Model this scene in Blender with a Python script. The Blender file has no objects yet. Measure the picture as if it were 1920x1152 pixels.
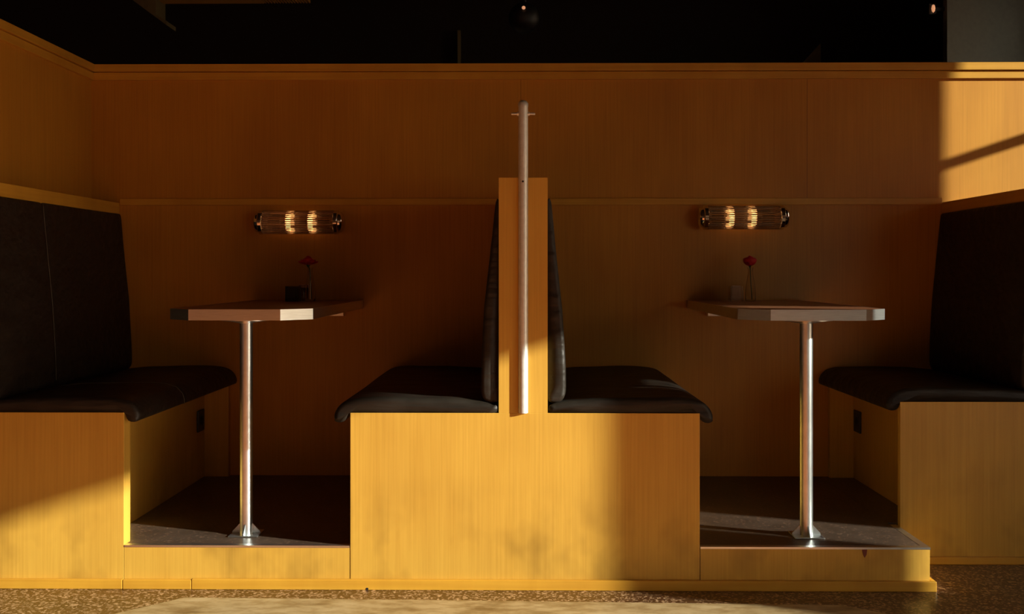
import bpy, bmesh, math, random
from mathutils import Vector, Matrix, Euler
random.seed(7)
S = bpy.context.scene
COL = S.collection
PI = math.pi

# ------------------------------------------------------------------ camera
cd = bpy.data.cameras.new('camera'); cam = bpy.data.objects.new('camera', cd); COL.objects.link(cam)
cam.location = (0.005, -3.36, 0.997)
cam.rotation_euler = (PI/2, 0, 0.012)
cd.sensor_width = 36.0; cd.lens = 2000/1920*36; cd.shift_y = -64/1920
cd.clip_start = 0.02; cd.clip_end = 200
S.camera = cam

# ------------------------------------------------------------------ light
SUN = Vector((1.0, -0.38, 0.332)).normalized()          # towards the sun
sd = bpy.data.lights.new('sun', 'SUN'); sun = bpy.data.objects.new('sun', sd); COL.objects.link(sun)
sun.rotation_euler = SUN.to_track_quat('Z', 'Y').to_euler()
sun.location = (6, -4, 4)
sd.energy = 12.0; sd.color = (1.0, 1.0, 0.90); sd.angle = math.radians(1.0)

w = bpy.data.worlds.new('world'); S.world = w; w.use_nodes = True
nt = w.node_tree; nt.nodes.clear()
def N(nt, t, **k):
    n = nt.nodes.new(t)
    for a, b in k.items(): setattr(n, a, b)
    return n
tc = N(nt, 'ShaderNodeTexCoord')
dot = N(nt, 'ShaderNodeVectorMath', operation='DOT_PRODUCT')
nt.links.new(tc.outputs['Generated'], dot.inputs[0]); dot.inputs[1].default_value = SUN
cr = N(nt, 'ShaderNodeValToRGB')
e = cr.color_ramp.elements
e[0].position = 0.0; e[0].color = (0.10, 0.035, 0.015, 1)
e[1].position = 1.0; e[1].color = (12, 8.8, 6, 1)
m_ = e.new(0.45); m_.color = (0.16, 0.055, 0.02, 1)
m_ = e.new(0.78); m_.color = (1.6, 0.9, 0.45, 1)
nt.links.new(dot.outputs['Value'], cr.inputs['Fac'])
bg = N(nt, 'ShaderNodeBackground'); bg.inputs['Strength'].default_value = 0.35
nt.links.new(cr.outputs['Color'], bg.inputs['Color'])
wo = N(nt, 'ShaderNodeOutputWorld'); nt.links.new(bg.outputs[0], wo.inputs[0])

S.view_settings.view_transform = 'Standard'; S.view_settings.look = 'None'
S.view_settings.gamma = 1; S.view_settings.use_curve_mapping = False
S.view_settings.exposure = 0.0

# ------------------------------------------------------------------ materials
def base_mat(name):
    m = bpy.data.materials.new(name); m.use_nodes = True
    nt = m.node_tree; b = nt.nodes['Principled BSDF']
    return m, nt, b

def ramp(nt, fac, stops):
    r = N(nt, 'ShaderNodeValToRGB'); el = r.color_ramp.elements
    el[0].position, el[0].color = stops[0][0], (*stops[0][1], 1)
    el[1].position, el[1].color = stops[-1][0], (*stops[-1][1], 1)
    for p, c in stops[1:-1]:
        x = el.new(p); x.color = (*c, 1)
    nt.links.new(fac, r.inputs['Fac']); return r.outputs['Color']

def mixc(nt, a, b, fac, mode='MULTIPLY'):
    n = N(nt, 'ShaderNodeMix', data_type='RGBA', blend_type=mode)
    if isinstance(fac, float): n.inputs['Factor'].default_value = fac
    else: nt.links.new(fac, n.inputs['Factor'])
    for k, v in (('A', a), ('B', b)):
        i = [s for s in n.inputs if s.name == k and s.type == 'RGBA'][0]
        if isinstance(v, tuple): i.default_value = (*v, 1)
        else: nt.links.new(v, i)
    return [o for o in n.outputs if o.type == 'RGBA'][0]

def noise(nt, scale, vec, detail=4, rough=0.55):
    n = N(nt, 'ShaderNodeTexNoise'); n.inputs['Scale'].default_value = scale
    n.inputs['Detail'].default_value = detail; n.inputs['Roughness'].default_value = rough
    nt.links.new(vec, n.inputs['Vector']); return n.outputs['Fac']

def mapping(nt, sc, loc=(0, 0, 0)):
    t = N(nt, 'ShaderNodeTexCoord'); m = N(nt, 'ShaderNodeMapping')
    m.inputs['Scale'].default_value = sc; m.inputs['Location'].default_value = loc
    nt.links.new(t.outputs['Object'], m.inputs['Vector']); return m.outputs['Vector']

def wood(name, c0, c1, c2, grain=(150, 150, 2.4), rough=0.45, dirt=True, off=0.0, coat=0.12):
    m, nt, b = base_mat(name)
    v = mapping(nt, grain, (off, off*1.7, off*0.3))
    g = noise(nt, 1.0, v, 6, 0.6)
    col = ramp(nt, g, [(0.30, c0), (0.52, c1), (0.72, c2)])
    v2 = mapping(nt, (2.6, 2.6, 1.5), (off, 0, off))
    cl = noise(nt, 1.0, v2, 3)
    col = mixc(nt, col, ramp(nt, cl, [(0.3, (0.84, 0.80, 0.78)), (0.65, (1.0, 1.0, 1.0))]), 1.0)
    v4 = mapping(nt, (14, 14, 2.2), (off*2, 0, 0))
    st = noise(nt, 1.0, v4, 4)
    col = mixc(nt, col, ramp(nt, st, [(0.35, (0.95, 0.93, 0.90)), (0.6, (1, 1, 1))]), 1.0)
    if dirt:   # scuffs low on the panels, in blotches
        t = N(nt, 'ShaderNodeTexCoord'); sp = N(nt, 'ShaderNodeSeparateXYZ')
        nt.links.new(t.outputs['Object'], sp.inputs[0])
        lo = N(nt, 'ShaderNodeMapRange'); lo.inputs[1].default_value = 0.36; lo.inputs[2].default_value = 0.12
        nt.links.new(sp.outputs['Z'], lo.inputs[0])
        v3 = mapping(nt, (5.5, 5.5, 4.0), (3.1+off, 0, 1.2))
        bl = noise(nt, 1.0, v3, 3)
        mr = N(nt, 'ShaderNodeMapRange'); mr.inputs[1].default_value = 0.47; mr.inputs[2].default_value = 0.75
        nt.links.new(bl, mr.inputs[0])
        mu = N(nt, 'ShaderNodeMath', operation='MULTIPLY'); nt.links.new(lo.outputs[0], mu.inputs[0]); nt.links.new(mr.outputs[0], mu.inputs[1])
        col = mixc(nt, col, (0.55, 0.53, 0.54), mu.outputs[0])
    nt.links.new(col, b.inputs['Base Color'])
    b.inputs['Roughness'].default_value = rough
    b.inputs['Coat Weight'].default_value = coat; b.inputs['Coat Roughness'].default_value = 0.3
    b.inputs['Specular IOR Level'].default_value = 0.3
    bp = N(nt, 'ShaderNodeBump'); bp.inputs['Strength'].default_value = 0.06; bp.inputs['Distance'].default_value = 0.002
    nt.links.new(g, bp.inputs['Height']); nt.links.new(bp.outputs[0], b.inputs['Normal'])
    return m

W0, W1, W2 = (0.58, 0.332, 0.050), (0.635, 0.372, 0.058), (0.68, 0.402, 0.066)
M_wood = wood('wood_panel', W0, W1, W2)
M_wood_b = wood('wood_panel_b', W0, W1, W2, off=5.3)
M_wall = wood('wood_wall', (0.51, 0.225, 0.02), (0.57, 0.255, 0.024), (0.61, 0.28, 0.03), off=2.1, rough=0.5, dirt=False)
M_trim = wood('wood_trim', (0.58, 0.29, 0.03), (0.64, 0.335, 0.035), (0.69, 0.37, 0.045), grain=(1.6, 60, 60), dirt=False, off=1.0)
M_trim_y = wood('wood_trim_y', (0.58, 0.29, 0.03), (0.64, 0.335, 0.035), (0.69, 0.37, 0.045), grain=(60, 1.6, 60), dirt=False, off=1.0)

def simple(name, col, rough=0.5, metal=0.0, spec=0.5, coat=0.0, bump=None):
    m, nt, b = base_mat(name)
    b.inputs['Base Color'].default_value = (*col, 1); b.inputs['Roughness'].default_value = rough
    b.inputs['Metallic'].default_value = metal; b.inputs['Specular IOR Level'].default_value = spec
    b.inputs['Coat Weight'].default_value = coat
    v = mapping(nt, (bump[0],)*3 if bump and not isinstance(bump[0], tuple) else (bump[0] if bump else (40, 40, 40)))
    n = noise(nt, 1.0, v, 5)
    c = mixc(nt, col, ramp(nt, n, [(0.3, (0.85,)*3), (0.7, (1.0,)*3)]), 1.0)
    nt.links.new(c, b.inputs['Base Color'])
    if bump:
        bp = N(nt, 'ShaderNodeBump'); bp.inputs['Strength'].default_value = bump[1]; bp.inputs['Distance'].default_value = bump[2]
        nt.links.new(n, bp.inputs['Height']); nt.links.new(bp.outputs[0], b.inputs['Normal'])
    return m

def leather():
    m, nt, b = base_mat('black_leather')
    v = mapping(nt, (260, 260, 260)); f = noise(nt, 1.0, v, 3)
    v2 = mapping(nt, (9, 9, 22), (0, 2, 0)); wv = noise(nt, 1.0, v2, 3, 0.5)
    # diagonal creases
    t = N(nt, 'ShaderNodeTexCoord'); mp = N(nt, 'ShaderNodeMapping')
    mp.inputs['Rotation'].default_value = (0.2, 0.7, 0.3); mp.inputs['Scale'].default_value = (7, 22, 34)
    nt.links.new(t.outputs['Object'], mp.inputs['Vector']); cr_ = noise(nt, 1.0, mp.outputs[0], 2, 0.4)
    b.inputs['Base Color'].default_value = (0.030, 0.027, 0.022, 1)
    c = ramp(nt, wv, [(0.3, (0.013, 0.010, 0.007)), (0.7, (0.023, 0.018, 0.013))])
    nt.links.new(c, b.inputs['Base Color'])
    r = N(nt, 'ShaderNodeMapRange'); r.inputs[3].default_value = 0.42; r.inputs[4].default_value = 0.58
    nt.links.new(wv, r.inputs[0]); nt.links.new(r.outputs[0], b.inputs['Roughness'])
    b1 = N(nt, 'ShaderNodeBump'); b1.inputs['Strength'].default_value = 0.7; b1.inputs['Distance'].default_value = 0.012
    nt.links.new(cr_, b1.inputs['Height'])
    b2 = N(nt, 'ShaderNodeBump'); b2.inputs['Strength'].default_value = 0.15; b2.inputs['Distance'].default_value = 0.001
    nt.links.new(f, b2.inputs['Height']); nt.links.new(b1.outputs[0], b2.inputs['Normal'])
    nt.links.new(b2.outputs[0], b.inputs['Normal'])
    b.inputs['Specular IOR Level'].default_value = 0.26
    return m
M_leather = leather()
M_thread = simple('seam_thread', (0.10, 0.085, 0.06), 0.6)
M_alu = simple('brushed_aluminium', (0.82, 0.87, 0.86), 0.30, 1.0, bump=((20, 20, 400), 0.03, 0.0005))
M_steel = simple('galvanised_steel', (0.76, 0.82, 0.84), 0.34, 1.0, bump=(30, 0.08, 0.001))
M_paintpole = simple('satin_metal_pole', (0.80, 0.84, 0.80), 0.42, 0.5, bump=(60, 0.04, 0.0008))
M_chrome = simple('chrome', (0.72, 0.70, 0.66), 0.10, 1.0)
M_laminate = simple('table_laminate', (0.30, 0.12, 0.055), 0.34, 0.0, 0.5)
M_black = simple('black_plastic', (0.012, 0.011, 0.010), 0.5)
M_hole = simple('dark_hole', (0.01, 0.008, 0.006), 0.8)

def specks(name, c_base, c_mid, c_sp, rough, scale=190, bright=0.60, spec=0.5, vscale=None):
    m, nt, b = base_mat(name)
    v = mapping(nt, (1, 1, 1))
    vo = N(nt, 'ShaderNodeTexVoronoi'); vo.inputs['Scale'].default_value = scale; nt.links.new(v, vo.inputs['Vector'])
    sp = N(nt, 'ShaderNodeSeparateColor'); nt.links.new(vo.outputs['Color'], sp.inputs[0])
    n = noise(nt, 9, v, 5)
    c = ramp(nt, n, [(0.3, c_base), (0.7, c_mid)])
    th = N(nt, 'ShaderNodeMapRange'); th.inputs[1].default_value = bright; th.inputs[2].default_value = 1.0
    nt.links.new(sp.outputs[0], th.inputs[0])
    c = mixc(nt, c, c_sp, th.outputs[0], 'MIX')
    nt.links.new(c, b.inputs['Base Color']); b.inputs['Roughness'].default_value = rough
    b.inputs['Specular IOR Level'].default_value = spec
    return m
M_floor = specks('terrazzo_floor', (0.052, 0.023, 0.010), (0.085, 0.038, 0.016), (0.50, 0.32, 0.18), 0.28, 150, 0.62)
M_deck = specks('platform_lino', (0.055, 0.036, 0.024), (0.085, 0.058, 0.042), (0.20, 0.12, 0.08), 0.36, 160, 0.9)

def stone():
    m, nt, b = base_mat('pale_stone')
    v = mapping(nt, (3.2, 7, 3)); n = noise(nt, 1.5, v, 8, 0.62)
    n2 = noise(nt, 5.0, v, 6, 0.6)
    c = ramp(nt, n, [(0.35, (0.24, 0.15, 0.06)), (0.48, (0.43, 0.31, 0.155)), (0.7, (0.54, 0.41, 0.23))])
    c = mixc(nt, c, ramp(nt, n2, [(0.4, (0.75, 0.70, 0.62)), (0.55, (1, 1, 1))]), 1.0)
    nt.links.new(c, b.inputs['Base Color']); b.inputs['Roughness'].default_value = 0.45
    return m
M_stone = stone()
def bounce_tiles():
    m, nt, b = base_mat('terracotta_bounce_tiles')
    v = mapping(nt, (1, 1, 1)); br = N(nt, 'ShaderNodeTexBrick'); nt.links.new(v, br.inputs['Vector'])
    br.offset = 0.0; br.inputs['Scale'].default_value = 3.3; br.inputs['Brick Width'].default_value = 1.0; br.inputs['Row Height'].default_value = 1.0
    br.inputs['Mortar Size'].default_value = 0.012
    br.inputs['Color1'].default_value = (0.88, 0.27, 0.085, 1); br.inputs['Color2'].default_value = (0.84, 0.25, 0.075, 1); br.inputs['Mortar'].default_value = (0.3, 0.16, 0.1, 1)
    nt.links.new(br.outputs['Color'], b.inputs['Base Color']); b.inputs['Roughness'].default_value = 0.6
    return m
M_bounce_tile = bounce_tiles()
M_dark = simple('dark_brown_wall', (0.016, 0.008, 0.004), 0.8, bump=(3, 0.1, 0.01))
M_dark2 = simple('dark_grey_ceiling', (0.02, 0.013, 0.008), 0.9)
M_haze = simple('grey_green_haze', (0.15, 0.135, 0.10), 0.7)
M_duct = simple('olive_duct', (0.20, 0.15, 0.06), 0.6)
M_plaster = simple('warm_plaster', (0.42, 0.22, 0.09), 0.8)
M_frame = simple('window_frame_brown', (0.10, 0.05, 0.025), 0.5)
M_bark = simple('bark', (0.08, 0.06, 0.04), 0.9)
M_red = simple('rose_petals', (0.62, 0.008, 0.014), 0.55, bump=(90, 0.2, 0.001))
M_green = simple('stem_green', (0.05, 0.10, 0.025), 0.6)
M_paper = simple('paper_packets', (0.60, 0.36, 0.22), 0.7)
M_copper = simple('brown_lid', (0.40, 0.17, 0.07), 0.4, 0.3)

def glass(name, col=(1, 1, 1), rough=0.02, ior=1.45):
    m, nt, b = base_mat(name)
    b.inputs['Base Color'].default_value = (*col, 1); b.inputs['Transmission Weight'].default_value = 1.0
    b.inputs['Roughness'].default_value = rough; b.inputs['IOR'].default_value = ior
    return m
M_glass = glass('clear_glass', (0.95, 0.93, 0.86))
M_rod = glass('lamp_rod_glass', (0.96, 0.90, 0.82), 0.06)
M_smoke = glass('smoked_glass', (0.30, 0.26, 0.22), 0.05)
M_water = glass('water', (0.95, 0.97, 0.93), 0.0, 1.33)
def pane():
    m, nt, b = base_mat('window_pane'); nt.nodes.remove(b)
    t = N(nt, 'ShaderNodeBsdfTransparent'); t.inputs[0].default_value = (0.96, 0.95, 0.92, 1)
    g = N(nt, 'ShaderNodeBsdfGlossy'); g.inputs['Roughness'].default_value = 0.02
    fr = N(nt, 'ShaderNodeFresnel'); mx = N(nt, 'ShaderNodeMixShader')
    nt.links.new(fr.outputs[0], mx.inputs[0]); nt.links.new(t.outputs[0], mx.inputs[1]); nt.links.new(g.outputs[0], mx.inputs[2])
    nt.links.new(mx.outputs[0], nt.nodes['Material Output'].inputs[0]); return m
M_pane = pane()
def emis(name, col, st):
    m, nt, b = base_mat(name)
    b.inputs['Emission Color'].default_value = (*col, 1); b.inputs['Emission Strength'].default_value = st
    b.inputs['Base Color'].default_value = (*col, 1); return m
M_bulb = emis('warm_filament_bulb', (1.0, 0.45, 0.15), 4.6)
M_bulb2 = emis('small_bulb', (1.0, 0.45, 0.22), 0.6)

# ------------------------------------------------------------------ helpers
def obj(name, bm, mat, parent=None, smooth=False, bevel=0.0, seg=2):
    me = bpy.data.meshes.new(name); bmesh.ops.recalc_face_normals(bm, faces=bm.faces[:]) ; bm.to_mesh(me); bm.free()
    if smooth:
        for p in me.polygons: p.use_smooth = True
    o = bpy.data.objects.new(name, me); COL.objects.link(o)
    if mat: me.materials.append(mat)
    if parent: o.parent = parent; o.matrix_parent_inverse = parent.matrix_basis.inverted()
    if bevel:
        b = o.modifiers.new('bevel', 'BEVEL'); b.width = bevel; b.segments = seg; b.limit_method = 'ANGLE'
    return o
def tag(o, label, cat, group=None):
    o['label'] = label; o['category'] = cat
    if group: o['group'] = group
    return o
def thing(name, label, cat, loc=(0, 0, 0), group=None):
    o = bpy.data.objects.new(name, None); COL.objects.link(o); o.location = loc; o.empty_display_size = 0.1
    return tag(o, label, cat, group)
def struct(name, bm, mat, parent=None, **k):
    o = obj(name, bm, mat, parent, **k)
    if not parent: o['kind'] = 'structure'
    return o
def add_box(bm, x0, x1, y0, y1, z0, z1):
    v = [bm.verts.new((x, y, z)) for x in (x0, x1) for y in (y0, y1) for z in (z0, z1)]
    for f in ((0, 1, 3, 2), (4, 6, 7, 5), (0, 4, 5, 1), (2, 3, 7, 6), (0, 2, 6, 4), (1, 5, 7, 3)):
        bm.faces.new([v[i] for i in f])
    return bm
def box(*a): return add_box(bmesh.new(), *a)
def add_prism(bm, pts, lo, hi, axis='z'):
    """polygon extruded along an axis; pts are the two other coordinates"""
    def P(a, b, c): return {'z': (a, b, c), 'y': (a, c, b), 'x': (c, a, b)}[axis]
    n = len(pts); A = [bm.verts.new(P(p[0], p[1], lo)) for p in pts]; B = [bm.verts.new(P(p[0], p[1], hi)) for p in pts]
    bm.faces.new(A[::-1]); bm.faces.new(B)
    for i in range(n): bm.faces.new((A[i], A[(i+1) % n], B[(i+1) % n], B[i]))
    return bm
def prism(*a, **k): return add_prism(bmesh.new(), *a, **k)
def add_lathe(bm, prof, c=(0, 0, 0), axis='z', n=32):
    """prof: list of (radius, height)"""
    rings = []
    for r, h in prof:
        ring = []
        for i in range(n):
            a = 2*PI*i/n; u, v = r*math.cos(a), r*math.sin(a)
            p = {'z': (u, v, h), 'x': (h, u, v), 'y': (u, h, v)}[axis]
            ring.append(bm.verts.new((p[0]+c[0], p[1]+c[1], p[2]+c[2])))
        rings.append(ring)
    for a, b in zip(rings, rings[1:]):
        for i in range(n): bm.faces.new((a[i], a[(i+1) % n], b[(i+1) % n], b[i]))
    bm.faces.new(rings[0][::-1]); bm.faces.new(rings[-1])
    return bm
def lathe(*a, **k): return add_lathe(bmesh.new(), *a, **k)
def add_tube(bm, pts, r, n=12):
    pts = [Vector(p) for p in pts]; rings = []
    for i, p in enumerate(pts):
        d = (pts[min(i+1, len(pts)-1)] - pts[max(i-1, 0)]).normalized()
        up = Vector((0, 0, 1)) if abs(d.z) < 0.9 else Vector((1, 0, 0))
        u = d.cross(up).normalized(); v = d.cross(u)
        rr = r[i] if isinstance(r, (list, tuple)) else r
        rings.append([bm.verts.new(p + (u*math.cos(2*PI*k/n) + v*math.sin(2*PI*k/n))*rr) for k in range(n)])
    for a, b in zip(rings, rings[1:]):
        for i in range(n): bm.faces.new((a[i], a[(i+1) % n], b[(i+1) % n], b[i]))
    bm.faces.new(rings[0][::-1]); bm.faces.new(rings[-1])
    return bm
def tube(*a, **k): return add_tube(bmesh.new(), *a, **k)
def autosmooth(o, ang=35):
    me = o.data
    for p in me.polygons: p.use_smooth = True
    bm = bmesh.new(); bm.from_mesh(me)
    for e_ in bm.edges:
        if len(e_.link_faces) == 2 and e_.calc_face_angle(0) > math.radians(ang): e_.smooth = False
    bm.to_mesh(me); bm.free(); return o

def resample(pts, n):
    """closed polyline resampled to n points"""
    P = [Vector((p[0], p[1])) for p in pts]; P.append(P[0])
    L = [0]
    for a, b in zip(P, P[1:]): L.append(L[-1] + (b-a).length)
    out = []
    for i in range(n):
        t = L[-1]*i/n; k = max(j for j in range(len(L)-1) if L[j] <= t)
        out.append(P[k].lerp(P[k+1], (t-L[k])/max(1e-9, L[k+1]-L[k])))
    return out
def cushion(section, y0, y1, R=0.018, seams=(), mirror=False, cx=0.0, n=110, ny=44, puff=None, flat_bottom=True):
    """section polygon in (u, z); u measured out from the wooden back; swept along y with rounded ends"""
    sec = resample(section, n)
    for _ in range(2): sec = [(sec[i-1] + sec[i]*2 + sec[(i+1) % n])/4 for i in range(n)]
    nor = []
    for i in range(n):
        t = sec[(i+1) % n] - sec[i-1]; nn = Vector((t.y, -t.x)); nor.append(nn.normalized() if nn.length else nn)
    area = sum(sec[i].x*sec[(i+1) % n].y - sec[(i+1) % n].x*sec[i].y for i in range(n))
    if area < 0: nor = [-v for v in nor]
    ys = []
    for k in range(7): ys.append(R*(1-math.cos(PI/2*k/6)))
    inner = [R + (y1-y0-2*R)*k/ny for k in range(1, ny)]
    for s in seams: inner += [s-y0-0.006, s-y0-0.003, s-y0, s-y0+0.003, s-y0+0.006]
    inner = sorted(inner)
    ys = ys + inner + [(y1-y0)-t for t in ys[::-1]]
    bm = bmesh.new(); rings = []
    for t in ys:
        e_ = min(t, y1-y0-t)
        d = R - math.sqrt(max(0, R*R-(R-e_)**2)) if e_ < R else 0.0
        for s in seams:
            q = abs(t+y0-s)
            if q < 0.012: d += 0.0035*(1-q/0.012)
        ring = []
        for i in range(n):
            p = sec[i] - nor[i]*(0 if nor[i].x < -0.5 or (flat_bottom and nor[i].y < -0.5) else d)
            free = not (nor[i].x < -0.5 or nor[i].y < -0.5)
            if puff and free:
                p = p + nor[i]*puff(p.x, p.y, y0+t)
            ring.append(bm.verts.new((cx + (-p.x if mirror else p.x), y0+t, p.y)))
        rings.append(ring)
    for a, b in zip(rings, rings[1:]):
        for i in range(n): bm.faces.new((a[i], a[(i+1) % n], b[(i+1) % n], b[i]))
    bm.faces.new(rings[0]); bm.faces.new(rings[-1][::-1])
    return bm

# ------------------------------------------------------------------ heights
ZP = 0.135      # platform top
ZB = 0.555      # wooden bench top
ZR = 1.295      # rail / partition top
YB = 1.17       # back wall face
XW = 3.0        # window wall

# ------------------------------------------------------------------ room shell
struct('floor', box(-4.5, XW+0.1, -8, 5, -0.1, 0.0), M_floor)
st = struct('floor', prism([(-1.036, -0.107), (-0.30, -0.123), (0.59, -0.149), (0.95, -0.158), (1.19, -0.33), (1.19, -0.45), (-1.37, -0.45)][::1], 0.0005, 0.003), M_stone)
# pale stone inlay set in front of the booths
struct('floor', box(-4.4, 1.19, -7.9, -0.452, 0.0005, 0.003), M_bounce_tile)  # unseen tile floor, added to bounce warm sunlight onto the booths
# back partition
struct('wall_back', box(-1.843, XW, YB, YB+0.05, 0, 1.825), M_wall)
struct('trim_1', box(-1.843, XW, YB-0.022, YB+0.07, 1.852, 1.884), M_trim, bevel=0.002)
struct('trim_2', box(-1.843, XW, YB-0.012, YB+0.06, 1.818, 1.850), M_trim, bevel=0.0015)
struct('trim_3', box(-1.719, 1.766, YB-0.010, YB+0.0, 1.285, 1.313), M_trim, bevel=0.0015)
# seams of the upper veneer sheets
for i, x in enumerate((-0.012, 1.20)):
    struct('trim_%d' % (10+i), box(x-0.0005, x+0.0005, YB-0.0004, YB+0.001, 1.31, 1.82), M_hole)
# left wall above the rail, with its capping
struct('wall_left', box(-1.89, -1.843, 0.0565, YB+0.05, 0, 1.825), M_wall)
struct('trim_4', box(-1.91, -1.821, 0.0565, YB+0.05, 1.852, 1.884), M_trim_y, bevel=0.002)
struct('trim_5', box(-1.90, -1.831, 0.0565, YB+0.05, 1.818, 1.850), M_trim_y, bevel=0.0015)
# dark room beyond the partition, in place of glass reflecting the room
struct('wall_far', box(-4.5, XW+0.1, 4.0, 4.1, 0, 3.0), M_dark)
struct('ceiling', box(-4.5, XW+0.1, -5.5, 4.1, 3.0, 3.1), M_dark2)
struct('ceiling', box(-4.4, XW, 0.15, 1.30, 2.35, 2.45), M_dark2)  # low soffit above the view, added to shade the booth backs
struct('wall_side', box(-4.6, -4.5, -5.5, 4.1, 0, 3.0), M_dark)
struct('trim_6', box(-0.456, -0.436, 3.94, 4.0, 0, 2.66), M_duct)
struct('haze_panel', box(2.44, XW, 2.82, 2.88, 0, 3.0), M_haze)  # grey panel stands in for haze reflected in the glass

# window wall on the right (out of frame): opening, pier, slot, wall, opening
YF = -3.36
def D(d): return d + YF
piers = bmesh.new()
zt = 0.997
add_box(piers, XW, XW+0.10, -8, D(-2.6), 0, 3.0)
add_box(piers, XW, XW+0.10, D(-2.6), D(2.315), zt+0.778, 3.0)
add_box(piers, XW, XW+0.10, D(-2.6), D(2.315), 0, 0.12)
add_box(piers, XW, XW+0.10, D(2.315), D(2.65), 0, 3.0)
add_box(piers, XW, XW+0.10, D(2.65), D(2.95), zt+0.67, 3.0)
add_box(piers, XW, XW+0.10, D(2.65), D(2.95), 0, 0.56)
add_box(piers, XW, XW+0.10, D(2.95), D(4.03), 0, 3.0)
add_box(piers, XW, XW+0.10, D(4.03), D(4.62), 0, 1.45)
add_box(piers, XW, XW+0.10, D(4.03), D(4.62), 2.35, 3.0)
add_box(piers, XW, XW+0.10, D(4.62), D(5.1), 0, 3.0)
add_box(piers, XW, XW+0.10, D(5.1), D(5.95), 0, 0.9)
add_box(piers, XW, XW+0.10, D(5.1), D(5.95), 2.7, 3.0)
add_box(piers, XW, XW+0.10, D(5.95), D(7.46), 0, 3.0)
struct('wall_right', piers, M_plaster)
def window(i, d0, d1, z0, z1, bar=None):
    f = bmesh.new(); t = 0.02
    if bar: add_box(f, XW+0.03, XW+0.07, D(d0), D(d1), bar-0.018, bar+0.018)
    add_box(f, XW+0.03, XW+0.07, D(d0)-0.01, D(d0), z0, z1); add_box(f, XW+0.03, XW+0.07, D(d1), D(d1)+0.01, z0, z1)
    o = struct('window_%d' % i, f, M_frame)
    obj('pane', box(XW+0.048, XW+0.052, D(d0), D(d1), z0, z1), M_pane, o)
window(1, -2.6, 2.315, 0.12, zt+0.778)
window(2, 2.65, 2.95, 0.56, zt+0.67)
window(3, 4.03, 4.62, 1.45, 2.35, zt+0.878+0.0)

window(4, 5.1, 5.95, 0.9, 2.7)  # unseen window, added to let light into the far room

# ------------------------------------------------------------------ raised platform
pf = thing('platform', 'low plywood platform with dark floor covering that carries the booths', 'platform', (0, 0, 0))
obj('deck', add_box(box(-1.262, -0.547, 0.022, 0.0555, 0.10, ZP), -1.352, -0.547, 0.0555, YB-0.001, 0.10, ZP), M_deck, pf)
obj('deck', box(0.556, 1.255, 0.022, YB-0.001, 0.10, ZP), M_deck, pf)
obj('riser', box(-1.262, -0.548, 0.0, 0.02, 0, ZP-0.006), M_wood_b, pf)
obj('riser', box(0.557, 1.275, 0.0, 0.02, 0, ZP-0.006), M_wood_b, pf)
obj('riser', box(1.257, 1.275, 0.02, 0.305, 0, ZP-0.006), M_wood_b, pf)
es = bmesh.new()
add_box(es, -1.262, -0.548, -0.001, 0.022, ZP-0.006, ZP+0.0005)
obj('edge_strip', es, M_alu, pf)
es = add_box(add_box(bmesh.new(), 0.557, 1.2765, -0.001, 0.022, ZP-0.006, ZP+0.0005), 1.253, 1.2765, 0.022, 0.305, ZP-0.006, ZP+0.0005)
obj('edge_strip', es, M_alu, pf)
obj('skirting', box(-1.262, -1.045, -0.016, -0.001, 0, 0.030), M_trim, pf, bevel=0.002)
obj('skirting', add_box(box(-1.044, 1.291, -0.016, -0.001, 0, 0.032), 1.2765, 1.291, -0.001, 0.305, 0, 0.032), M_trim, pf, bevel=0.002)

M_chip = simple('chipped_wood', (0.20, 0.05, 0.03), 0.8)
obj('chip', prism([(1.063, 0.128), (1.079, 0.129), (1.077, 0.112), (1.071, 0.103), (1.066, 0.114)], -0.0012, 0.002, 'y'), M_chip, pf)
obj('nail_hole', lathe([(0.004, -0.0168), (0.004, -0.012)], (-0.490, 0, 0.004), 'y', 12), M_hole, pf)

# ------------------------------------------------------------------ cushions
def seat_section(z=ZB, k=1.0):
    return [(u*k, h) for u, h in [(0.0, z), (0.0, z+0.026), (0.05, z+0.036), (0.14, z+0.045), (0.28, z+0.048), (0.40, z+0.049), (0.455, z+0.045), (0.492, z+0.033),
            (0.514, z+0.010), (0.521, z-0.012), (0.521, z-0.028), (0.512, z-0.031), (0.486, z-0.031), (0.4775, z-0.022), (0.4775, z)]]
def back_section(top, z=ZB):
    return [(0.0, z+0.030), (0.030, z+0.028), (0.050, z+0.036), (0.058, z+0.060), (0.056, z+0.14), (0.045, z+0.33), (0.028, z+0.50), (0.010, top-0.012), (0.0, top)]
def puffer(seed):
    rnd = random.Random(seed); W = [(rnd.uniform(8, 26), rnd.uniform(2, 9), rnd.uniform(0, 6), rnd.uniform(.3, 1)) for _ in range(7)]
    def f(u, z, y):
        return 0.0007*sum(a*math.sin(k1*(u+0.6*z)*1.4 + k2*y + ph) for k1, k2, ph, a in W)
    return f
def seat(parent, cx, y0, y1, mirror, seams=(), seed=1, k=1.0):
    o = obj('seat_cushion', cushion(seat_section(ZB, k), y0, y1, 0.016, seams, mirror, cx, puff=puffer(seed)), M_leather, parent, smooth=True)
    for s in seams: stitch(o, seat_section(ZB, k)[1:11], s, cx, mirror)
    return o
def back(parent, cx, y0, y1, mirror, top, seams=(), seed=2):
    o = obj('back_cushion', cushion(back_section(top), y0, y1, 0.014, seams, mirror, cx, puff=puffer(seed), flat_bottom=False), M_leather, parent, smooth=True)
    for s in seams: stitch(o, back_section(top)[3:8], s, cx, mirror)
    return o
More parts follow.
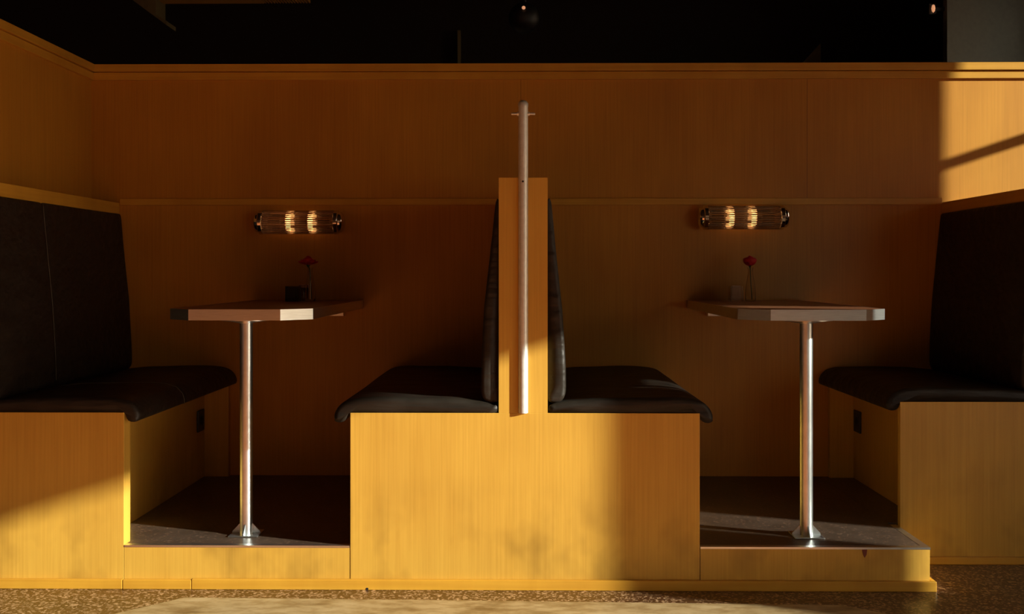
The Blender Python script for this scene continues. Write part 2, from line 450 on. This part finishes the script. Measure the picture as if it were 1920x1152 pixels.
def stitch(parent, sec, y, cx, mirror):
    pts = [(cx + (-u if mirror else u), y, z) for u, z in sec]
    out = []
    for a, b in zip(pts, pts[1:]):
        for k in range(6): out.append(tuple(a[i]+(b[i]-a[i])*k/6 for i in range(3)))
    out.append(pts[-1])
    obj('seam', tube(out, 0.0012, 6), M_thread, parent, smooth=True)

def back_panel_pts(x0, x1, notch=True):
    # plan outline of the divider with a half-round groove for the pole
    P = [(x0, 0.0)]
    if notch:
        for k in range(13):
            a = PI + PI*(-k)/12
            P.append((0.0 + 0.0158*math.cos(a), 0.0158*math.sin(a)))
    P += [(x1, 0.0), (x1, YB-0.001), (x0, YB-0.001)]
    return P
# ------------------------------------------------------------------ centre bench
cb = thing('booth_bench', 'back-to-back centre booth bench of plywood, black leather cushions either side of a tall divider', 'bench', (0, 0, 0))
obj('base', box(-0.546, 0.555, -0.0005, YB-0.001, 0.0, ZB), M_wood, cb, bevel=0.0012)
obj('divider', prism(back_panel_pts(-0.077, 0.077), ZB, ZR+0.002), M_wood, cb)
seat(cb, 0.079, 0.002, YB-0.002, False, seed=3)
seat(cb, -0.079, 0.002, YB-0.002, True, seed=4)
back(cb, 0.078, 0.010, YB-0.004, False, 1.243, seed=5)
back(cb, -0.078, 0.010, YB-0.004, True, 1.243, seed=6)

# pole in the groove of the divider
pl = thing('metal_pole', 'slim round metal pole with two side pins, set in the centre divider', 'pole', (0, 0, ZB))
pr = 0.0152
o = obj('pole', lathe([(pr, ZB+0.001), (pr, 1.532)], (0, -0.0005, 0)), M_paintpole, pl); autosmooth(o)
o = obj('cap', lathe([(pr+0.0006, 1.521), (pr+0.0006, 1.531), (0.011, 1.538), (0.004, 1.541), (0.0005, 1.5415)], (0, -0.0005, 0)), M_paintpole, pl); autosmooth(o)
for s in (-1, 1):
    b_ = bmesh.new()
    add_lathe(b_, [(0.0065, 0.0), (0.0065, 0.005), (0.0036, 0.006), (0.0036, 0.022), (0.003, 0.0235)], axis='x', n=16)
    for v in b_.verts: v.co = Vector((s*(v.co.x+pr-0.001), v.co.y-0.0005, v.co.z+1.498))
    autosmooth(obj('side_pin', b_, M_paintpole, pl))
autosmooth(obj('screw_hole', lathe([(0.0032, -pr-0.0012), (0.0032, -pr+0.004)], (-0.001, 0, 1.284), 'y', 14), M_hole, pl))

# ------------------------------------------------------------------ side benches
def socket(parent, x, y, z, s):
    o = obj('power_socket', box(min(x, x+s*0.008), max(x, x+s*0.008), y-0.042, y+0.042, z-0.045, z+0.045), M_black, parent, bevel=0.003)
    obj('socket_face', lathe([(0.019, 0), (0.019, 0.002)], (x+s*0.0085, y, z), 'x', 20), M_hole, o)
lb = thing('booth_bench', 'plywood booth bench with black leather seat and back against the left wall', 'bench', (-1.5, 0, 0))
obj('end_panel', box(-2.6, -1.2635, 0.0, 0.055, 0.0, ZB), M_wood_b, lb, bevel=0.0012)
obj('base', box(-1.722, -1.353, 0.056, YB-0.001, 0.0, ZB-0.02), M_wood, lb)
obj('seat_board', box(-1.722, -1.2645, 0.055, YB-0.002, ZB-0.019, ZB-0.0005), M_trim_y, lb)
obj('rear_cleat', box(-1.352, -1.249, YB-0.03, YB-0.001, ZP, ZB-0.02), M_wood_b, lb)
obj('back_panel', box(-1.842, -1.723, 0.0, YB-0.001, ZB, ZR), M_trim_y, lb, bevel=0.001)
seat(lb, -1.722, 0.004, YB-0.002, False, (0.45,), 8, 0.972)
back(lb, -1.722, 0.004, YB-0.004, False, 1.257, (0.42,), 9)
obj('skirting', box(-2.6, -1.263, -0.016, -0.001, 0, 0.030), M_trim, lb, bevel=0.002)
socket(lb, -1.353, 1.08, 0.38, 1)

rb = thing('booth_bench', 'plywood booth bench with black leather seat, at the right past the platform end', 'bench', (1.5, 0, 0))
obj('end_panel', box(1.291, 2.6, 0.31, 0.335, 0.0, ZB), M_wood_b, rb, bevel=0.0012)
obj('base', box(1.388, 1.766, 0.336, YB-0.001, 0.0, ZB-0.02), M_wood, rb)
obj('seat_board', box(1.292, 1.766, 0.336, YB-0.002, ZB-0.019, ZB-0.0005), M_trim_y, rb)
obj('rear_cleat', box(1.287, 1.387, YB-0.03, YB-0.001, ZP, ZB-0.02), M_wood_b, rb)
obj('deck', box(1.2555, 1.387, 0.336, YB-0.001, 0.10, ZP), M_deck, pf)
obj('back_panel', box(1.767, 1.94, 0.312, YB-0.001, ZB, ZR), M_trim_y, rb, bevel=0.001)
seat(rb, 1.766, 0.314, YB-0.002, True, (), 10)
back(rb, 1.766, 0.316, YB-0.004, True, 1.257, (), 11)
socket(rb, 1.388, 1.08, 0.38, -1)
obj('skirting', box(1.292, 2.6, 0.298, 0.309, 0, 0.026), M_trim, rb, bevel=0.002)

# ------------------------------------------------------------------ tables
ZT = 0.881
def table(cx, label, hw):
    t = thing('booth_table', label, 'table', (cx, 0.15, ZP), 'octagonal-fronted booth tables')
    y0, y1, c = 0.006, YB-0.003, 0.085
    P = [(cx-hw+c, y0), (cx+hw-c, y0), (cx+hw, y0+c), (cx+hw, y1), (cx-hw, y1), (cx-hw, y0+c)]
    obj('tabletop', prism(P, ZT-0.034, ZT), M_laminate, t, bevel=0.0008)
    # metal edging round the visible sides
    th = 0.0025
    Q = [(cx-hw+c-th*0.4, y0-th), (cx+hw-c+th*0.4, y0-th), (cx+hw+th, y0+c-th*0.4), (cx+hw+th, y1), (cx-hw-th, y1), (cx-hw-th, y0+c-th*0.4)]
    b_ = bmesh.new()
    order = [4, 5, 0, 1, 2, 3]
    for a, b in zip(order, order[1:]):
        q0, q1, p0, p1 = Q[a], Q[b], P[a], P[b]
        add_prism(b_, [q0, q1, p1, p0], ZT-0.0345, ZT+0.0004)
    obj('edge_band', b_, M_alu, t)
    autosmooth(obj('post', lathe([(0.021, ZP+0.004), (0.021, ZT-0.046)], (cx, 0.15, 0), n=48), M_steel, t))
    autosmooth(obj('top_flange', lathe([(0.021, ZT-0.050), (0.055, ZT-0.044), (0.085, ZT-0.040), (0.085, ZT-0.0346)], (cx, 0.15, 0), n=40), M_alu, t))
    b_ = bmesh.new(); add_box(b_, cx-0.048, cx+0.048, 0.102, 0.198, ZP+0.0006, ZP+0.004)
    obj('base_plate', b_, M_steel, t, bevel=0.001)
    for k in range(4):
        a = k*PI/2; b_ = bmesh.new()
        add_prism(b_, [(0.0205, 0.004), (0.046, 0.004), (0.046, 0.009), (0.0205, 0.036)], -0.002, 0.002, 'y')
        R_ = Matrix.Rotation(a, 3, 'Z')
        for v in b_.verts: v.co = R_ @ v.co + Vector((cx, 0.15, ZP))
        obj('gusset', b_, M_steel, t)
    obj('wall_bracket', box(cx-0.155, cx+0.155, YB-0.05, YB-0.002, ZT-0.065, ZT-0.0348), M_alu, t)
    return t
table(-0.914, 'narrow wall table on one steel post in the left booth, beside the left bench', 0.230)
table(0.928, 'narrow wall table on one steel post in the right booth, near the platform corner', 0.234)

# ------------------------------------------------------------------ wall lamps
def wall_lamp(cx, cz, label):
    L = 0.300; r = 0.046; yc = YB-0.052
    t = thing('wall_lamp', label, 'wall lamp', (cx, YB, cz), 'art deco tube wall lamps')
    obj('back_plate', box(cx-L/2-0.01, cx+L/2+0.01, YB-0.014, YB-0.001, cz-0.035, cz+0.035), M_chrome, t, bevel=0.003)
    for k in range(36):
        a = PI*0.5 + PI*2*(k+0.5)/36
        x_, z_ = math.cos(a), math.sin(a)
        y = yc - x_*r*-1
        if y > YB-0.02: continue
        rod = lathe([(0.0039, -L/2), (0.0039, L/2)], (cx, y, cz+z_*r), 'x', 12)
        obj('glass_rod', rod, M_rod, t, smooth=False)
    for s in (-1, 1):
        b_ = bmesh.new()
        add_lathe(b_, [(0.048, 0), (0.0515, 0.002), (0.0515, 0.016), (0.048, 0.019), (0.044, 0.020), (0.043, 0.026), (0.042, 0.030), (0.036, 0.036), (0.026, 0.040), (0.001, 0.042)], axis='x', n=36)
        for v in b_.verts: v.co = Vector((cx + s*(v.co.x+L/2-0.001), yc+v.co.y, cz+v.co.z))
        autosmooth(obj('end_cap', b_, M_chrome, t), 40)
        b_ = lathe([(0.004, -0.030), (0.009, -0.026), (0.0125, -0.012), (0.0125, 0.008), (0.009, 0.02), (0.006, 0.028)], (0, 0, 0), 'x', 16)
        for v in b_.verts: v.co = Vector((cx + s*0.047 + 0.000 + s*v.co.x*0.38, yc+v.co.y, cz+v.co.z))
        obj('bulb', b_, M_bulb, t, smooth=True)
        b_ = lathe([(0.010, 0.0), (0.010, 0.05)], (0, 0, 0), 'x', 16)
        for v in b_.verts: v.co = Vector((cx + s*(0.080+v.co.x), yc+v.co.y, cz+v.co.z))
        obj('lamp_holder', b_, M_black, t, smooth=False)
    return t
wall_lamp(-0.945, 0.997+0.213, 'chrome-capped glass rod wall lamp above the left table')
wall_lamp(0.919, 0.997+0.232, 'chrome-capped glass rod wall lamp above the right table')

# ------------------------------------------------------------------ table things
def rose(parent, c, r, droop):
    """a ball of overlapping petals; outer ones open by droop"""
    rnd = random.Random(int(abs(c[0])*100)+3); bm = bmesh.new(); NU, NV = 7, 7
    for layer in range(6):
        n = (2, 3, 4, 5, 6, 6)[layer]; f = (layer+1)/6
        opn = max(0, f-0.55)*1.6*droop; R_ = r*(0.22+0.78*f); Rz = r*(0.95-0.35*droop*f)
        for k in range(n):
            a0 = 2*PI*k/n + layer*0.8 + rnd.uniform(-.15, .15); dz = rnd.uniform(-.08, .08)*r; tw = rnd.uniform(-.1, .1); g = []
            for i in range(NU):
                u = i/(NU-1); th = PI*(0.96 - (0.74-0.10*f-0.35*opn)*u)        # polar angle from below up
                row = []
                for j in range(NV):
                    v = (j/(NV-1))*2-1
                    rad = R_*(math.sin(th)*(1+opn*u*0.8) + 0.10*u*u*f); z = Rz*math.cos(th) + r*0.10*(1-f) - 0.14*R_*v*v*u + dz*u
                    an = a0 + tw*u + v*PI/n*1.5*min(1, 0.45+u)
                    row.append(bm.verts.new((c[0]+rad*math.cos(an), c[1]+rad*math.sin(an), c[2]+z)))
                g.append(row)
            for i in range(NU-1):
                for j in range(NV-1): bm.faces.new((g[i][j], g[i][j+1], g[i+1][j+1], g[i+1][j]))
    o = obj('blossom', bm, M_red, parent, smooth=True)
    m_ = o.modifiers.new('solid', 'SOLIDIFY'); m_.thickness = 0.0011
def vase(cx, cy, label, flabel, droop, rr):
    t = thing('bud_vase', label, 'vase', (cx, cy, ZT), 'bud vases on the tables')
    prof = [(0.019, 0.0), (0.0215, 0.003), (0.0215, 0.03), (0.019, 0.06), (0.013, 0.095), (0.0095, 0.115), (0.0095, 0.128), (0.0125, 0.138),
            (0.0115, 0.138), (0.0082, 0.128), (0.0082, 0.115), (0.0115, 0.095), (0.0172, 0.06), (0.0195, 0.03), (0.0195, 0.008), (0.002, 0.007)]
    autosmooth(obj('body', lathe([(r, h+ZT+0.0006) for r, h in prof], (cx, cy, 0)), M_glass, t), 60)
    f = thing('rose', flabel, 'flower', (cx, cy, ZT+0.01), 'red roses in bud vases')
    top = (cx-0.006*droop-0.002, cy-0.004, ZT+0.148)
    obj('stem', tube([(cx+0.006, cy, ZT+0.010), (cx+0.002, cy, ZT+0.07), (cx-0.001, cy-0.001, ZT+0.125), top], [0.0018, 0.0018, 0.002, 0.0025], 8), M_green, f, smooth=True)
    c = bmesh.new(); add_lathe(c, [(0.002, -0.014), (0.007, -0.006), (0.010, 0.003), (0.006, 0.006)], (top[0], top[1], top[2]+0.004), n=12)
    obj('calyx', c, M_green, f, smooth=True)
    rose(f, (top[0], top[1], top[2]+0.018), rr, droop)
vase(-0.875, 1.005, 'slim clear glass bud vase on the left table', 'red rose with wide open petals in the vase on the left table', 0.9, 0.025)
vase(0.926, 1.005, 'slim clear glass bud vase on the right table', 'rounded red rose in the vase on the right table', 0.15, 0.024)

def jar(cx, cy, smoked, label):
    t = thing('condiment_jar', label, 'jar', (cx, cy, ZT))
    hw, h = 0.026, 0.062
    b_ = bmesh.new()
    for (a, b, c, d) in ((cx-hw, cx+hw, cy-hw, cy-hw+0.003), (cx-hw, cx+hw, cy+hw-0.003, cy+hw), (cx-hw, cx-hw+0.003, cy-hw+0.0031, cy+hw-0.0031), (cx+hw-0.003, cx+hw, cy-hw+0.0031, cy+hw-0.0031)):
        add_box(b_, a, b, c, d, ZT+0.001, ZT+h)
    add_box(b_, cx-hw+0.0031, cx+hw-0.0031, cy-hw+0.0031, cy+hw-0.0031, ZT+0.001, ZT+0.005)
    obj('body', b_, M_smoke if smoked else M_glass, t)
    g = 'sugar packets in the jar on the %s table' % ('left' if smoked else 'right')
    for k in range(5):
        y = cy-0.018+k*0.009; x = cx + (-0.003, 0.002, -0.001, 0.003, 0.0)[k]; dz = (0.0, 0.006, 0.002, 0.008, 0.004)[k]
        p = obj('sugar_packet', box(x-0.017, x+0.017, y-0.002, y+0.002, ZT+0.006, ZT+0.056+dz), M_paper if not smoked else M_copper, None, bevel=0.001)
        tag(p, 'paper sugar packet standing in the %s jar on the %s table' % (('dark', 'left') if smoked else ('clear', 'right')), 'sugar packet', g)
jar(-0.935, 0.955, True, 'small square dark glass jar of packets on the left table')
jar(0.862, 0.985, False, 'small square clear glass jar of packets on the right table')
t = thing('lidded_shaker', 'little glass shaker with copper-brown lid behind the dark jar on the left table', 'shaker', (-0.925, 1.03, ZT))
autosmooth(obj('body', lathe([(0.018, ZT+0.001), (0.019, ZT+0.004), (0.019, ZT+0.05), (0.016, ZT+0.055)], (-0.910, 1.04, 0)), M_smoke, t))
autosmooth(obj('lid', lathe([(0.0205, ZT+0.0555), (0.0205, ZT+0.066), (0.017, ZT+0.069)], (-0.910, 1.04, 0)), M_copper, t))

# ------------------------------------------------------------------ above the partition
t = thing('pendant_lamp', 'dark round pendant lamp hanging in the dark room above the centre', 'pendant lamp', (0.0, 2.2, 3.0))
k = 5.56/2000
gc = (0.001, 2.2, 0.997+(512-34)*k); gr = 29*k
prof = [(gr*math.sin(PI*(0.02+0.96*i/16)), -gr*math.cos(PI*(0.02+0.96*i/16))) for i in range(17)]
autosmooth(obj('globe', lathe(prof, gc, 'z', 36), M_black, t))
obj('rod', lathe([(0.012, gc[2]+gr*0.9), (0.012, 2.999)], (gc[0], gc[1], 0), n=12), M_black, t)
obj('bulb', lathe([(0.002, -0.012), (0.008, -0.006), (0.0095, 0), (0.002, 0.008)], (gc[0]-0.002, gc[1]-gr-0.004, gc[2]+12*k), 'y', 16), M_bulb2, t, smooth=True)
t = thing('bracket_lamp', 'tiny glowing lamp high up on the dark panel edge at top right', 'lamp', (2.36, 2.86, 2.5))
k = 6.2/2000
obj('bulb', lathe([(0.002, -0.024), (0.008, -0.016), (0.011, 0), (0.007, 0.018), (0.001, 0.022)], (764*k, 2.84, 0.997+494*k), 'z', 14), M_bulb2, t, smooth=True)
obj('lamp_base', box(764*k-0.02, 764*k+0.02, 2.852, 2.899, 0.997+494*k-0.03, 0.997+494*k+0.03), M_black, t)
obj('arm', box(764*k-0.01, 2.45, 2.855, 2.868, 0.997+494*k-0.01, 0.997+494*k+0.01), M_black, t)
# sloping board far back at the top right
k = 7.32/2000
tag(obj('sloping_board', prism([((px-984)*k, 0.997+(512-py)*k) for px, py in ((1490, 135), (1538, 135), (1538, 83))], 3.955, 3.999, 'y'), M_duct), 'dim brown sloping board in the dark above the partition, right of centre', 'board')
# hanging duct end at the top left
k = 5.9/2000
def pt(px, py): return ((px-984)*k, 0.997+(512-py)*k)
a = [pt(225, -20), pt(250, 0), pt(311, 45), pt(311, 37), pt(291, 25), pt(291, -20)]
tag(obj('duct_end', prism(a, 2.54, 2.70, 'y'), M_duct), 'olive slanting end of a duct hanging in the dark at top left', 'duct')
a0, a1 = pt(292, -5), pt(486, -30)
t = thing('ceiling_beam', 'orange-brown wooden beam with toothed end along the top edge left of centre', 'beam', (a0[0], 2.6, a0[1]))
obj('beam', box(a0[0], a1[0], 2.56, 2.66, a0[1], a1[1]), M_trim, t)
for i in range(16):
    x = pt(488+i*5.6, 0)[0]
    obj('tooth', box(x, x+0.008, 2.56, 2.66, a0[1]+0.001, a1[1]), M_trim, t)

# ------------------------------------------------------------------ bare tree outside the windows
rnd = random.Random(21)
tr = thing('tree', 'bare street tree outside the right windows', 'tree', (7.6, -1.9, -0.2))
def branch(bm, p, d, r, L, depth):
    pts = [p]; q = p.copy()
    for i in range(5):
        d = (d + Vector((rnd.uniform(-.14, .14), rnd.uniform(-.2, .2), rnd.uniform(-.12, .16)))).normalized()
        q = q + d*L/5; pts.append(q.copy())
    add_tube(bm, pts, [r*(1-0.11*i) for i in range(6)], 6)
    if depth > 0:
        for k_ in range(3):
            b0 = pts[2+k_]
            nd = (d + Vector((rnd.uniform(-.6, .6), rnd.uniform(-1, 1), rnd.uniform(-.3, .8)))).normalized()
            branch(bm, b0.copy(), nd, r*0.55, L*0.75, depth-1)
bt = bmesh.new(); branch(bt, Vector((7.6, -3.3, -0.2)), Vector((0, 0.08, 1)), 0.05, 2.6, 0)
obj('trunk', bt, M_bark, tr)
bb = bmesh.new()
for k_ in range(4):
    branch(bb, Vector((7.6, -3.1+0.1*k_, 1.9+k_*0.12)), Vector((rnd.uniform(-.3, .3), rnd.uniform(.5, 1.2), 0.5)), 0.013, 1.3, 2)
obj('branches', bb, M_bark, tr)
